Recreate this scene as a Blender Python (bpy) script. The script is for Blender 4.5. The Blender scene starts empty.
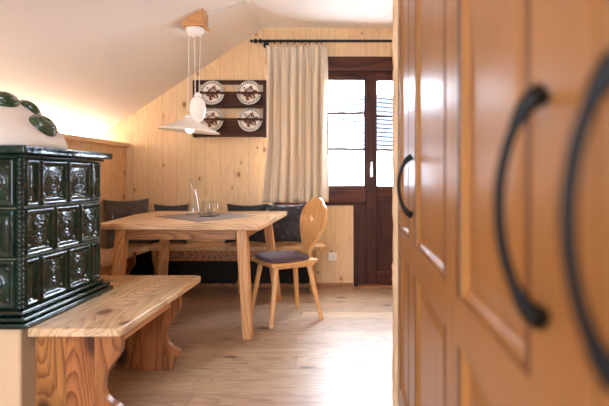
import bpy, bmesh, math, random
from mathutils import Vector, Matrix, noise
random.seed(7)
S = bpy.context.scene
COL = S.collection
PI = math.pi
# ---------------------------------------------------------------- camera
cam_d = bpy.data.cameras.new('camera'); cam = bpy.data.objects.new('camera', cam_d); COL.objects.link(cam)
EYE = 1.083; F = 500.0
cam.location = (0, 0, EYE); cam.rotation_euler = (PI/2, 0, 0)
cam_d.sensor_width = 36; cam_d.sensor_fit = 'HORIZONTAL'; cam_d.lens = F/609*36
cam_d.shift_x = -50.5/609; cam_d.shift_y = -26.0/609
cam_d.clip_start = .02
cam_d.dof.use_dof = True; cam_d.dof.focus_distance = 3.3; cam_d.dof.aperture_fstop = 2.0
S.camera = cam
# ---------------------------------------------------------------- light and exposure
SKY_REAR, SKY_FRONT = 7.0, 38.0
W = bpy.data.worlds.new('world'); S.world = W; W.use_nodes = True
bg = W.node_tree.nodes['Background']; bg.inputs[0].default_value = (.76, .89, 1.06, 1)
# overcast winter sky, brighter on the balcony side and overhead than behind
_n = W.node_tree.nodes; _l = W.node_tree.links
_tc = _n.new('ShaderNodeTexCoord'); _sx = _n.new('ShaderNodeSeparateXYZ'); _l.new(_tc.outputs['Generated'], _sx.inputs[0])
_mr = _n.new('ShaderNodeMapRange'); _l.new(_sx.outputs[1], _mr.inputs[0])
_mr.inputs[1].default_value = -.6; _mr.inputs[2].default_value = .6; _mr.inputs[3].default_value = SKY_REAR; _mr.inputs[4].default_value = SKY_FRONT
_l.new(_mr.outputs[0], bg.inputs[1])
S.cycles.max_bounces = 14; S.cycles.diffuse_bounces = 6; S.cycles.transparent_max_bounces = 32; S.cycles.sample_clamp_indirect = 12
S.view_settings.view_transform = 'Standard'; S.view_settings.look = 'None'
S.view_settings.exposure = 0.85; S.view_settings.gamma = 1; S.view_settings.use_curve_mapping = False

def area(name, loc, rot, sx, sy, power, col, portal=False):
    l = bpy.data.lights.new(name, 'AREA'); l.shape = 'RECTANGLE'; l.size = sx; l.size_y = sy
    l.energy = power; l.color = col
    if portal: l.cycles.is_portal = True
    o = bpy.data.objects.new(name, l); COL.objects.link(o); o.location = loc; o.rotation_euler = rot
    return o
area('balcony_daylight_portal', (-.1, 5.03, 1.55), (-PI/2, 0, 0), 1.5, 1.3, 1, (1, 1, 1), True)
area('rear_fill_portal', (-.7, -2.15, 1.45), (PI/2, 0, 0), 2.6, 1.7, 1, (1, 1, 1), True)  # unseen opening behind the viewer, added to fill the interior with daylight
area('cove_light', (-2.52, 2.9, 1.40), (PI, math.radians(-8), 0), .05, 3.9, 16, (1, .91, .81))

# ---------------------------------------------------------------- materials
def lin(c):
    return tuple(((v/255/12.92) if v/255 <= .04045 else ((v/255+.055)/1.055)**2.4) for v in c)
class NT:
    def __init__(s, name):
        s.m = bpy.data.materials.new(name); s.m.use_nodes = True
        s.t = s.m.node_tree; s.n = s.t.nodes; s.l = s.t.links
        s.b = s.n['Principled BSDF']
    def node(s, ty, **kw):
        n = s.n.new(ty)
        for k, v in kw.items(): setattr(n, k, v)
        return n
    def put(s, sock, v):
        if hasattr(v, 'is_output') or isinstance(v, bpy.types.NodeSocket): s.l.new(v, sock)
        else:
            if isinstance(v, (tuple, list)) and len(v) == 3 and sock.type == 'RGBA': v = (*v, 1)
            sock.default_value = v
    def math(s, op, a, b=None, c=None, clamp=False):
        n = s.node('ShaderNodeMath', operation=op); n.use_clamp = clamp
        s.put(n.inputs[0], a)
        if b is not None: s.put(n.inputs[1], b)
        if c is not None: s.put(n.inputs[2], c)
        return n.outputs[0]
    def mix(s, f, a, b, bt='MIX'):
        n = s.node('ShaderNodeMix', data_type='RGBA', blend_type=bt)
        s.put(n.inputs[0], f); s.put(n.inputs[6], a); s.put(n.inputs[7], b)
        return n.outputs[2]
    def ramp(s, f, lo, hi):
        n = s.node('ShaderNodeMapRange'); n.clamp = True
        s.put(n.inputs[0], f); n.inputs[1].default_value = lo; n.inputs[2].default_value = hi
        return n.outputs[0]
    def noise(s, v, scale, detail=3, rough=.5, dist=0):
        n = s.node('ShaderNodeTexNoise'); s.put(n.inputs['Vector'], v); n.inputs['Scale'].default_value = scale
        n.inputs['Detail'].default_value = detail; n.inputs['Roughness'].default_value = rough; n.inputs['Distortion'].default_value = dist
        return n.outputs[0]
    def coords(s):
        tc = s.node('ShaderNodeTexCoord'); sp = s.node('ShaderNodeSeparateXYZ'); s.l.new(tc.outputs['Object'], sp.inputs[0])
        return tc.outputs['Object'], sp.outputs
    def comb(s, x, y, z):
        c = s.node('ShaderNodeCombineXYZ'); s.put(c.inputs[0], x); s.put(c.inputs[1], y); s.put(c.inputs[2], z); return c.outputs[0]
    def bump(s, h, strength, dist=.01):
        n = s.node('ShaderNodeBump'); s.put(n.inputs['Height'], h); n.inputs['Strength'].default_value = strength; n.inputs['Distance'].default_value = dist
        s.l.new(n.outputs[0], s.b.inputs['Normal'])
    def set(s, **kw):
        for k, v in kw.items(): s.put(s.b.inputs[k.replace('_', ' ')], v)

def wood(name, base, dark, grain='Z', plank=None, pw=.15, rough=.45, knots=.5, seam=.6, seam_w=.012, vary=.12,
         grain_amt=.55, ring=9, knot_col=(95, 50, 22), plank_len=None, spec=.5, knot_r=.10, coat=0, fine=.25, ring_soft=True, off=0.0):
    """softwood: stretched noise grain, growth rings, knots, planks"""
    s = NT(name); P, xyz = s.coords()
    ax = {'X': 0, 'Y': 1, 'Z': 2}
    g = ax[grain]
    oth = [i for i in range(3) if i != g]
    if plank: p = ax[plank]
    else: p = oth[0]
    q = [i for i in oth if i != p][0]
    pc = s.math('MULTIPLY_ADD', xyz[p], 1/pw, 1000.37+off)
    idx = s.math('FLOOR', pc) if plank else 0.0
    fr = s.math('FRACT', pc)
    gc = xyz[g]
    wn = s.node('ShaderNodeTexWhiteNoise', noise_dimensions='1D'); s.put(wn.inputs['W'], idx)
    r1 = wn.outputs['Value']
    key = idx
    if plank_len:
        lc = s.math('ADD', s.math('MULTIPLY', gc, 1/plank_len), s.math('MULTIPLY', r1, 7.3))
        li = s.math('FLOOR', lc); lfr = s.math('FRACT', lc)
        key = s.math('MULTIPLY_ADD', li, 17.17, idx)
    wn2 = s.node('ShaderNodeTexWhiteNoise', noise_dimensions='1D'); s.put(wn2.inputs['W'], s.math('ADD', key, .5))
    rnd = wn2.outputs['Value']
    shift = s.math('MULTIPLY', rnd, 23.0)
    a = s.math('ADD', xyz[p], shift); b_ = s.math('ADD', xyz[q], s.math('MULTIPLY', rnd, 5.1))
    lw = s.math('ADD', gc, s.math('MULTIPLY', rnd, 11.0))
    v_long = s.comb(a, b_, s.math('MULTIPLY', lw, .09))
    v_ring = s.comb(a, b_, s.math('MULTIPLY', lw, .16))
    v_knot = s.comb(a, b_, s.math('MULTIPLY', lw, .55))
    # knots
    v_knot = s.comb(a, s.math('MULTIPLY', lw, .6), s.math('MULTIPLY', b_, 0.0))
    vo = s.node('ShaderNodeTexVoronoi', voronoi_dimensions='2D'); s.put(vo.inputs['Vector'], v_knot); vo.inputs['Scale'].default_value = 5.0
    kd = vo.outputs['Distance']; ks = s.node('ShaderNodeSeparateColor'); s.l.new(vo.outputs['Color'], ks.inputs[0])
    on = s.math('LESS_THAN', ks.outputs[0], knots)
    kr = s.math('MULTIPLY_ADD', ks.outputs[1], knot_r, knot_r*.5)
    kn = s.math('MULTIPLY', s.math('SUBTRACT', 1.0, s.ramp(s.math('DIVIDE', kd, kr), .55, 1.0)), on)
    halo = s.math('MULTIPLY', s.math('SUBTRACT', 1.0, s.ramp(s.math('DIVIDE', kd, kr), .8, 2.8)), on)
    n1 = s.noise(v_ring, 4.0, 1.5, .45)
    rr = s.math('MULTIPLY_ADD', halo, .45, s.math('MULTIPLY', n1, ring))
    rings = s.math('FRACT', rr)
    rings = s.math('POWER', rings, 2.2) if ring_soft else rings
    tail = s.ramp(s.math('SUBTRACT', 1.0, s.math('FRACT', rr)), 0, .12)
    rings = s.math('MULTIPLY', rings, tail)
    fn = s.noise(v_long, 70, 4, .65)
    dk = s.math('ADD', s.math('MULTIPLY', rings, grain_amt), s.math('MULTIPLY', s.math('SUBTRACT', fn, .42), fine*2.6), clamp=True)
    c = s.mix(dk, lin(base), lin(dark))
    c = s.mix(s.math('MULTIPLY', halo, .35), c, lin(dark))
    c = s.mix(s.math('MULTIPLY', kn, .85), c, lin(knot_col))
    vv = s.math('MULTIPLY_ADD', rnd, 2*vary, 1-vary)
    hs = s.node('ShaderNodeHueSaturation'); s.put(hs.inputs['Value'], vv); s.put(hs.inputs['Color'], c)
    s.put(hs.inputs['Hue'], s.math('MULTIPLY_ADD', r1, .012, .494))
    c = hs.outputs[0]
    h = s.math('MULTIPLY', rings, -.2)
    if plank and seam:
        e = s.math('MULTIPLY', s.math('MINIMUM', fr, s.math('SUBTRACT', 1.0, fr)), pw/(seam_w*.15))
        e = s.math('SUBTRACT', 1.0, e, clamp=True)
        if plank_len:
            e2 = s.math('MULTIPLY', s.math('MINIMUM', lfr, s.math('SUBTRACT', 1.0, lfr)), plank_len/(seam_w*.15))
            e = s.math('MAXIMUM', e, s.math('SUBTRACT', 1.0, e2, clamp=True))
        c = s.mix(s.math('MULTIPLY', e, seam), c, tuple(v*.25 for v in lin(dark)))
        h = s.math('SUBTRACT', h, e)
    s.set(Base_Color=c, Roughness=rough, Specular_IOR_Level=spec)
    if coat: s.set(Coat_Weight=coat, Coat_Roughness=.12)
    s.bump(h, .25, .004)
    return s.m

def plain(name, col, rough=.5, metal=0, nz=0, scale=40, bump=0, coat=0, **kw):
    s = NT(name); P, _ = s.coords(); n = s.noise(P, scale, 4, .6)
    c = s.mix(s.math('MULTIPLY', s.ramp(n, .3, .7), nz), lin(col), tuple(v*.45 for v in lin(col)))
    s.set(Base_Color=c, Roughness=rough, Metallic=metal)
    if coat: s.set(Coat_Weight=coat, Coat_Roughness=.05)
    s.set(**kw)
    if bump: s.bump(n, bump, .004)
    return s.m

M = {}
M['panel'] = wood('spruce_wall_boards', (226, 190, 146), (186, 136, 90), 'Z', 'X', .142, rough=.5, knots=.5, seam=.7, vary=.05, knot_col=(120, 66, 34), knot_r=.07, grain_amt=.3, ring=20)
M['panel_left'] = wood('spruce_side_boards', (222, 182, 134), (184, 130, 84), 'Z', 'Y', .16, rough=.5, knots=.33, seam=.7, vary=.06, knot_col=(120, 66, 34), knot_r=.085, grain_amt=.45, ring=20)
M['ledge'] = wood('spruce_ledge', (228, 190, 146), (190, 142, 98), 'Y', rough=.45, knots=.3, grain_amt=.5)
M['floor'] = wood('oak_floor', (192, 160, 130), (126, 94, 70), 'X', 'Y', .17, rough=.42, knots=.16, seam=.8, seam_w=.016, vary=.15, plank_len=1.9, knot_col=(48, 32, 22), knot_r=.12, grain_amt=.55, ring=30, fine=0.6)
M['pine_y'] = wood('pine_boards_lengthwise', (232, 200, 160), (158, 100, 58), 'Y', 'X', .094, rough=.3, knots=.4, seam=.4, knot_col=(88, 44, 22), knot_r=.15, grain_amt=.75, ring=34, vary=0.15, fine=0.45)
M['pine_x'] = wood('pine_boards_crosswise', (218, 170, 120), (164, 104, 58), 'X', 'Y', .094, rough=.34, knots=.4, seam=.4, knot_col=(88, 44, 22), knot_r=.14, grain_amt=.7, ring=34, vary=0.14, fine=0.45)
M['pine_z'] = wood('pine_boards_upright', (178, 116, 66), (98, 50, 22), 'Z', 'X', .12, rough=.36, knots=.55, seam=.4, vary=.12, knot_col=(48, 22, 10), knot_r=.22, grain_amt=.95, ring=38, fine=0.4)
M['pine_zy'] = wood('pine_boards_upright_side', (196, 136, 84), (120, 66, 32), 'Z', 'Y', .12, rough=.4, knots=.4, seam=.4, vary=.1, knot_col=(60, 28, 14), knot_r=.16, grain_amt=.9, ring=34)
M['table_top'] = wood('larch_table_top', (230, 190, 148), (152, 98, 60), 'X', 'Y', .11, rough=.28, knots=.3, seam=.4, knot_col=(88, 46, 24), knot_r=.12, grain_amt=.6, ring=26, vary=0.17, fine=0.45)
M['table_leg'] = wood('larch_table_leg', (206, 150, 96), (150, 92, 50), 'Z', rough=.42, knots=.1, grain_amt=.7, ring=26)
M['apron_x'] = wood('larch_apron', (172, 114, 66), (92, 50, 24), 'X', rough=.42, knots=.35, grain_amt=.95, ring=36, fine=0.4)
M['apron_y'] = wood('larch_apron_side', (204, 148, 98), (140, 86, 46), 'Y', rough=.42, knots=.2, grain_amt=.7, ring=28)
M['chair'] = wood('chair_beech', (216, 164, 106), (176, 118, 66), 'Z', rough=.33, knots=.0, grain_amt=.6, ring=24)
M['chair_seat'] = wood('chair_seat_wood', (216, 164, 106), (176, 118, 66), 'X', rough=.33, knots=.0, grain_amt=.6, ring=24)
M['cab'] = wood('wardrobe_pine', (152, 102, 54), (122, 76, 36), 'Z', rough=.38, knots=.0, grain_amt=.4, ring=5, fine=.12, coat=.05)
M['cab_dark'] = plain('dark_edge_strip', (80, 42, 22), .45, nz=.2)  # narrow dark strips along both upright edges of the wardrobe panels
M['rough_post'] = wood('rough_hewn_post', (224, 194, 156), (180, 140, 98), 'Z', rough=.8, knots=.0, grain_amt=.4, fine=.5)
M['dark'] = wood('dark_stained_wood', (74, 40, 29), (36, 19, 14), 'Z', rough=.42, knots=.15, grain_amt=.7, knot_col=(20, 10, 8), spec=.15)
M['dark_x'] = wood('dark_stained_wood_rail', (86, 46, 32), (36, 19, 13), 'X', rough=.42, knots=.3, grain_amt=.9, knot_col=(20, 10, 8), spec=.15)
M['rack'] = wood('rack_dark_wood', (74, 44, 29), (40, 22, 15), 'X', rough=.5, knots=.0, grain_amt=.6, spec=.15)
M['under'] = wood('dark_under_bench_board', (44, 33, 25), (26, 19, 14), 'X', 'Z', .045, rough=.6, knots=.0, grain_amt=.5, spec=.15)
M['plaster'] = plain('ceiling_plaster', (240, 232, 224), .9, nz=.03, scale=30, bump=.08)
M['stove_plaster'] = plain('stove_plaster', (226, 212, 198), .85, nz=.05, scale=25, bump=.25)
M['plinth'] = plain('stove_plinth_plaster', (222, 190, 152), .85, nz=.05, scale=25, bump=.15)
M['white_wall'] = plain('white_plaster', (232, 222, 210), .9, nz=.03)
M['iron'] = plain('black_iron', (10, 8, 7), .5, metal=.0, nz=.4, scale=90, bump=.25, **{'Specular_IOR_Level': .25})
M['rod'] = plain('black_rod', (22, 18, 17), .45, metal=.3)
M['ceramic'] = plain('white_ceramic', (240, 234, 226), .18, coat=.3)
M['shade'] = plain('white_enamel', (238, 228, 216), .25)
M['mount'] = wood('mount_wood', (196, 144, 92), (150, 98, 54), 'X', rough=.45, knots=0, grain_amt=.5)
M['cord'] = plain('white_cord', (236, 226, 214), .7)
M['brass'] = plain('aged_brass', (150, 110, 60), .35, metal=.9)
M['white_plastic'] = plain('white_plastic', (238, 236, 232), .35)
M['hole'] = plain('dark_hole', (40, 36, 34), .6)
M['metal_white'] = plain('silver_handle', (225, 225, 228), .3, metal=.3)
M['grout'] = plain('grout', (118, 112, 88), .7)
M['snow'] = plain('snowy_ground', (240, 243, 248), .9)
M['siding'] = plain('pale_siding', (92, 98, 108), .8)
M['slat_gap'] = plain('siding_gap', (14, 18, 26), .9)
# glaze
s = NT('green_glaze'); P, _ = s.coords(); n = s.noise(P, 14, 3)
s.set(Base_Color=s.mix(s.ramp(n, .3, .7), (.003, .013, .009), (.009, .031, .020)), Roughness=.055)
s.bump(s.noise(P, 22, 2), .12, .01)
M['glaze'] = s.m
s = NT('green_glaze_dome'); P, _ = s.coords(); n = s.noise(P, 20, 3)
s.set(Base_Color=s.mix(s.ramp(n, .3, .7), (.018, .042, .016), (.045, .075, .028)), Roughness=.1, Coat_Weight=.4, Coat_Roughness=.05)
M['glaze_knob'] = s.m
def fabric(name, col, scale=900, rough=.95, sheen=.1, wr=.5):
    s = NT(name); P, _ = s.coords(); n = s.noise(P, scale, 2); n2 = s.noise(P, 14, 3, .55, .6)
    c = s.mix(s.math('MULTIPLY', s.ramp(n, .35, .65), .3), lin(col), tuple(v*.5 for v in lin(col)))
    s.set(Base_Color=c, Roughness=rough, Sheen_Weight=sheen)
    s.bump(s.math('MULTIPLY_ADD', n, .06, s.math('MULTIPLY', n2, wr)), .8, .03)
    return s.m
M['cush_taupe'] = fabric('taupe_velvet', (76, 64, 57), rough=.6, wr=1.2)
M['cush_grey'] = fabric('grey_cotton', (66, 60, 60), rough=.7, wr=1.0)
M['cush_navy'] = fabric('navy_cotton', (24, 26, 36), rough=.7, wr=.8)
M['cush_char'] = fabric('charcoal_satin', (56, 55, 60), rough=.5, wr=1.2)
M['seat_pad'] = fabric('plum_wool', (92, 72, 76), wr=.1)
M['runner'] = fabric('grey_linen', (140, 122, 112), wr=.1)
s = NT('beige_curtain'); P, _ = s.coords(); n = s.noise(P, 700, 2)
s.set(Base_Color=s.mix(s.math('MULTIPLY', n, .3), lin((226, 208, 184)), lin((188, 168, 144))), Roughness=.95)
tr = s.node('ShaderNodeBsdfTranslucent'); tr.inputs[0].default_value = (*lin((220, 198, 172)), 1)
mx = s.node('ShaderNodeMixShader'); mx.inputs[0].default_value = .08
s.l.new(s.b.outputs[0], mx.inputs[1]); s.l.new(tr.outputs[0], mx.inputs[2]); s.l.new(mx.outputs[0], s.n['Material Output'].inputs[0])
M['curtain'] = s.m
def thin_glass(name, tint=(1, 1, 1), amt=1.0):
    s = NT(name); t = s.node('ShaderNodeBsdfTransparent'); t.inputs[0].default_value = (*tint, 1)
    gl = s.node('ShaderNodeBsdfGlossy'); gl.inputs['Roughness'].default_value = .01
    fr = s.node('ShaderNodeLayerWeight'); fr.inputs[0].default_value = .5
    mx = s.node('ShaderNodeMixShader'); s.l.new(s.math('MULTIPLY_ADD', s.math('POWER', fr.outputs['Facing'], 3.0), min(1, .6*amt), .045), mx.inputs[0])
    s.l.new(t.outputs[0], mx.inputs[1]); s.l.new(gl.outputs[0], mx.inputs[2]); s.l.new(mx.outputs[0], s.n['Material Output'].inputs[0])
    return s.m
M['pane'] = thin_glass('window_glass', (.97, .98, .98))
M['glass'] = thin_glass('table_glass', (.975, .975, .97), 1.4)
M['coaster'] = plain('dark_slate', (70, 58, 54), .5, nz=.3)
def emit(name, col, st):
    s = NT(name); s.set(Base_Color=(1, 1, 1)); s.b.inputs['Emission Color'].default_value = (*col, 1); s.b.inputs['Emission Strength'].default_value = st; return s.m
M['bulb'] = emit('lit_bulb', (1, .88, .7), 14)
# plate
s = NT('painted_plate'); P, xyz = s.coords()
r = s.math('SQRT', s.math('ADD', s.math('POWER', xyz[0], 2), s.math('POWER', xyz[2], 2)))
ang = s.math('ARCTAN2', xyz[2], xyz[0])
cream = lin((238, 226, 208)); blue = lin((60, 58, 66)); brown = lin((150, 92, 62))
tri = s.math('GREATER_THAN', s.math('SINE', s.math('MULTIPLY', ang, 30)), 0.0)
band = s.math('MULTIPLY', s.math('GREATER_THAN', r, .098), s.math('LESS_THAN', r, .113))
c = s.mix(s.math('MULTIPLY', tri, band), cream, blue)
ringl = s.math('MULTIPLY', s.math('GREATER_THAN', r, .091), s.math('LESS_THAN', r, .095)); c = s.mix(ringl, c, blue)
pet = s.math('MULTIPLY_ADD', s.math('SINE', s.math('MULTIPLY', ang, 6)), .014, .066)
nn = s.noise(P, 60, 2)
n3 = s.noise(P, 90, 2)
brown = s.mix(s.math('GREATER_THAN', n3, .52), brown, lin((70, 58, 60)))
fl = s.math('MULTIPLY', s.math('LESS_THAN', r, pet), s.math('GREATER_THAN', nn, .42))
c = s.mix(fl, c, brown)
s.set(Base_Color=c, Roughness=.15)
M['plate'] = s.m

# ---------------------------------------------------------------- mesh helpers
def newbm(): return bmesh.new()
def add_box(bm, x0, x1, y0, y1, z0, z1):
    v = [bm.verts.new((x, y, z)) for x in (x0, x1) for y in (y0, y1) for z in (z0, z1)]
    for f in ((0, 1, 3, 2), (4, 6, 7, 5), (0, 4, 5, 1), (2, 3, 7, 6), (0, 2, 6, 4), (1, 5, 7, 3)): bm.faces.new([v[i] for i in f])
    return v
def add_hexa(bm, bot, top):
    """bot/top: lists of 3d points, same order"""
    b = [bm.verts.new(p) for p in bot]; t = [bm.verts.new(p) for p in top]; n = len(b)
    bm.faces.new(b[::-1]); bm.faces.new(t)
    for i in range(n): bm.faces.new((b[i], b[(i+1) % n], t[(i+1) % n], t[i]))
def add_prism(bm, pts, a0, a1, axis='Z'):
    """pts 2d outline extruded along axis. X: pts=(y,z); Y: pts=(x,z); Z: pts=(x,y)"""
    f = {'X': lambda p, a: (a, p[0], p[1]), 'Y': lambda p, a: (p[0], a, p[1]), 'Z': lambda p, a: (p[0], p[1], a)}[axis]
    add_hexa(bm, [f(p, a0) for p in pts], [f(p, a1) for p in pts])
def add_lathe(bm, prof, c=(0, 0, 0), seg=32, mat=None):
    """prof: (r, z) list"""
    mat = mat or Matrix.Identity(4); rings = []
    for r, z in prof:
        if r < 1e-6: rings.append([bm.verts.new(mat @ Vector((0, 0, z)) + Vector(c))])
        else: rings.append([bm.verts.new(mat @ Vector((r*math.cos(2*PI*i/seg), r*math.sin(2*PI*i/seg), z)) + Vector(c)) for i in range(seg)])
    for a, b in zip(rings, rings[1:]):
        for i in range(seg):
            j = (i+1) % seg
            if len(a) == 1 and len(b) == 1: continue
            if len(a) == 1: bm.faces.new((a[0], b[j], b[i]))
            elif len(b) == 1: bm.faces.new((a[i], a[j], b[0]))
            else: bm.faces.new((a[i], a[j], b[j], b[i]))
def add_tube(bm, pts, rad, seg=10, cap=True):
    pts = [Vector(p) for p in pts]; n = len(pts)
    if not isinstance(rad, (list, tuple)): rad = [rad]*n
    rings = []; up = None
    for i, p in enumerate(pts):
        t = (pts[min(i+1, n-1)]-pts[max(i-1, 0)]).normalized()
        if up is None:
            up = Vector((0, 0, 1)) if abs(t.z) < .9 else Vector((1, 0, 0))
        u = (up - t*up.dot(t)).normalized(); w = t.cross(u); up = u
        rings.append([bm.verts.new(p + (u*math.cos(2*PI*k/seg)+w*math.sin(2*PI*k/seg))*rad[i]) for k in range(seg)])
    for a, b in zip(rings, rings[1:]):
        for i in range(seg): bm.faces.new((a[i], a[(i+1) % seg], b[(i+1) % seg], b[i]))
    if cap: bm.faces.new(rings[0][::-1]); bm.faces.new(rings[-1])
def wpos(o):
    v = Vector((0, 0, 0))
    while o is not None: v += Vector(o.location); o = o.parent
    return v
def obj(name, bm, mat, parent=None, world=True, smooth=False, bevel=0, seg=2, loc=None, mats=None):
    """world: vertices are given in world space and moved into the parent's space"""
    if parent is not None and world: bmesh.ops.translate(bm, verts=bm.verts, vec=-wpos(parent))
    if loc is not None: bmesh.ops.translate(bm, verts=bm.verts, vec=-Vector(loc))
    bmesh.ops.recalc_face_normals(bm, faces=bm.faces)
    me = bpy.data.meshes.new(name); bm.to_mesh(me); bm.free()
    for m in (mats or [mat]): me.materials.append(m)
    if smooth:
        for p in me.polygons: p.use_smooth = True
    o = bpy.data.objects.new(name, me); COL.objects.link(o)
    if parent is not None: o.parent = parent
    if loc is not None: o.location = Vector(loc)
    if bevel:
        b = o.modifiers.new('bevel', 'BEVEL'); b.width = bevel; b.segments = seg; b.limit_method = 'ANGLE'; b.angle_limit = math.radians(35)
        if not smooth:
            for p in me.polygons: p.use_smooth = True
            w = o.modifiers.new('wn', 'WEIGHTED_NORMAL')
    return o
def tag(o, label=None, cat=None, group=None, kind=None):
    if label: o['label'] = label
    if cat: o['category'] = cat
    if group: o['group'] = group
    if kind: o['kind'] = kind
    return o
def thing(name, label, cat, loc=(0, 0, 0), rz=0, group=None):
    o = bpy.data.objects.new(name, None); COL.objects.link(o); o.location = loc; o.rotation_euler = (0, 0, rz); o.empty_display_size = .1
    return tag(o, label, cat, group)
def struct(name, bm, m, bevel=0, label=None, mats=None): return tag(obj(name, bm, m, bevel=bevel, mats=mats), label=label, kind='structure')
def copy_tree(o, parent=None):
    c = o.copy(); COL.objects.link(c)
    if parent is not None: c.parent = parent
    for ch in list(o.children): copy_tree(ch, c)
    return c
def box(name, mat, dims, parent=None, bevel=.003, **kw):
    bm = newbm(); add_box(bm, *dims); return obj(name, bm, mat, parent, bevel=bevel, **kw)

# ---------------------------------------------------------------- room
BW = 4.925                       # back wall plane
WL, WR0 = -.80, .62              # window opening, X
SILL = .815; HEAD = 2.255
XS, ZC = -.896, 2.55             # where slope meets the flat ceiling
SL = .655
def slope_z(x): return ZC - SL*(XS-x)
bm = newbm(); add_box(bm, -3.0, 1.2, -2.4, 5.1, -.08, 0); struct('floor', bm, M['floor'])
bm = newbm()
xe = -2.75
add_prism(bm, [(1.2, ZC), (XS, ZC), (xe, slope_z(xe)), (xe, slope_z(xe)+.15), (XS-.05, ZC+.15), (1.2, ZC+.15)], -2.3, BW+.12, 'Y')
struct('ceiling', bm, M['plaster'])
# back wall: pieces round the balcony opening
bm = newbm(); T = .15
def zprism(x0, x1, z0, zt0, zt1): add_prism(bm, [(x0, z0), (x1, z0), (x1, zt1), (x0, zt0)], BW, BW+T, 'Y')
zprism(xe, XS-.01, 0, slope_z(xe)-.0, slope_z(XS-.01))
zprism(XS-.01, WL, 0, ZC, ZC)
zprism(WL, WR0, HEAD, ZC, ZC)
zprism(WR0, 1.2, 0, ZC, ZC)
zprism(WL, -.016, 0, SILL-.012, SILL-.012)
struct('wall_back', bm, M['panel'])
bm = newbm(); add_box(bm, -.90, -.014, BW-.012, BW-.0005, SILL-.012, SILL+.006); add_box(bm, WL, -.014, BW-.0005, BW+T, SILL-.012, SILL+.002); struct('trim_1', bm, M['dark_x'])
bm = newbm(); add_box(bm, -2.25, -.02, BW-.018, BW, 0, .042); struct('baseboard_back', bm, M['apron_x'], bevel=.003)
# left wall: panelled knee wall with ledge, cove behind it
bm = newbm(); add_box(bm, -2.29, -2.25, -2.2, BW, 0, 1.375)
struct('wall_left', bm, M['panel_left'])
bm = newbm(); add_box(bm, -2.31, -2.215, -2.2, BW, 1.375, 1.415); struct('trim_2', bm, M['ledge'], bevel=.004)
bm = newbm(); add_box(bm, -2.80, -2.75, -2.2, BW, 1.0, slope_z(-2.75)); add_box(bm, -2.75, -2.31, -2.2, BW, 1.0, 1.32); struct('wall_cove', bm, M['white_wall'])
# partition end beside the wardrobe: rough hewn post
bm = newbm(); n = 90
pts = []
for i in range(n+1):
    z = ZC*i/n
    w = .006*noise.noise(Vector((0, 3.1, z*9))) + .004*noise.noise(Vector((5, 0, z*30)))
    y2 = .006*noise.noise(Vector((9, 3.1, z*8)))
    pts.append([(.183+w, 2.318+y2), (.179+w, 2.335), (.182+w, 2.42), (.19, 2.432), (.46, 2.432), (.46, 2.31), (.19, 2.31)])
rings = [[bm.verts.new((x, y, ZC*i/n)) for x, y in p] for i, p in enumerate(pts)]
for a, b in zip(rings, rings[1:]):
    for k in range(len(a)): bm.faces.new((a[k], a[(k+1) % len(a)], b[(k+1) % len(a)], b[k]))
bm.faces.new(rings[0][::-1]); bm.faces.new(rings[-1])
struct('wall_post', bm, M['rough_post'])
bm = newbm(); add_box(bm, .46, 1.2, 2.31, 2.43, 0, ZC); struct('wall_partition', bm, M['white_wall'])
bm = newbm(); add_box(bm, 1.1, 1.2, 2.43, BW, 0, ZC); struct('wall_right', bm, M['panel_left'])
bm = newbm(); add_box(bm, .80, .86, -2.2, 2.31, 0, ZC); struct('wall_behind_wardrobe', bm, M['white_wall'])
# wall behind the viewer, out of view; wide opening added for fill light
bm = newbm()
add_box(bm, -2.8, 1.2, -2.3, -2.2, 0, .6); add_box(bm, -2.8, -2.0, -2.3, -2.2, .6, ZC); add_box(bm, .6, 1.2, -2.3, -2.2, .6, ZC); add_box(bm, -2.0, .6, -2.3, -2.2, 2.3, ZC)
struct('wall_front', bm, M['white_wall'])

# ---------------------------------------------------------------- balcony window and door
win = thing('window_1', None, None, (WL, BW+.05, SILL)); win['kind'] = 'structure'
Y0, Y1 = BW+.03, BW+.10
def dbox(name, x0, x1, z0, z1, parent, mat='dark', y0=None, y1=None, bevel=.005):
    return box(name, M[mat], (x0, x1, Y0 if y0 is None else y0, Y1 if y1 is None else y1, z0, z1), parent, bevel)
# px to metres on this plane
KW = (BW+.03)/F
def wx(px): return (px-355)*KW
def wz(py): return EYE-(py-177)*KW
# fixed frame
dbox('frame_head', WL, WR0, wz(75), HEAD, win, 'dark_x')
dbox('lintel_board', WL+.002, WR0-.002, wz(70.5), wz(58), win, 'dark_x', BW-.035, BW+.03)
dbox('bottom_rail', WL, wx(365.95), SILL+.0025, wz(189.5), win, 'dark_x')
dbox('inner_sill', WL, wx(365.95), SILL+.0065, wz(190.5), win, 'dark_x', BW+.005, BW+.03)
# left casement: glass 327-365 and further behind the curtain
dbox('sash_stile', wx(364), wx(365.95), wz(190), wz(75), win, 'dark')
dbox('sash_rail', wx(300), wx(365), wz(80), wz(75), win, 'dark_x')
dbox('sash_rail', wx(300), wx(365), wz(190), wz(185.5), win, 'dark_x')
dbox('sash_stile', wx(316), wx(327), wz(190), wz(75), win, 'dark')
dbox('glazing_bar', wx(327), wx(365), wz(114), wz(112), win, 'dark_x', Y0+.02, Y1-.02, .002)
dbox('glazing_bar', wx(327), wx(365), wz(150), wz(148), win, 'dark_x', Y0+.02, Y1-.02, .002)
bm = newbm(); add_box(bm, WL, wx(365), BW+.063, BW+.067, wz(186), wz(79)); obj('pane', bm, M['pane'], win)
dr = thing('door_1', None, None, (.2, BW+.05, 0)); dr['kind'] = 'structure'
dbox('door_frame', -.0157, wx(365.95), 0, SILL+.002, dr, 'dark', Y0-.012, None, .001)
dbox('door_stile', wx(366), wx(377), .0, wz(75), dr, 'dark', Y0-.012)
dbox('door_stile', wx(408), wx(419), .0, wz(75), dr, 'dark', Y0-.012)
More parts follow.
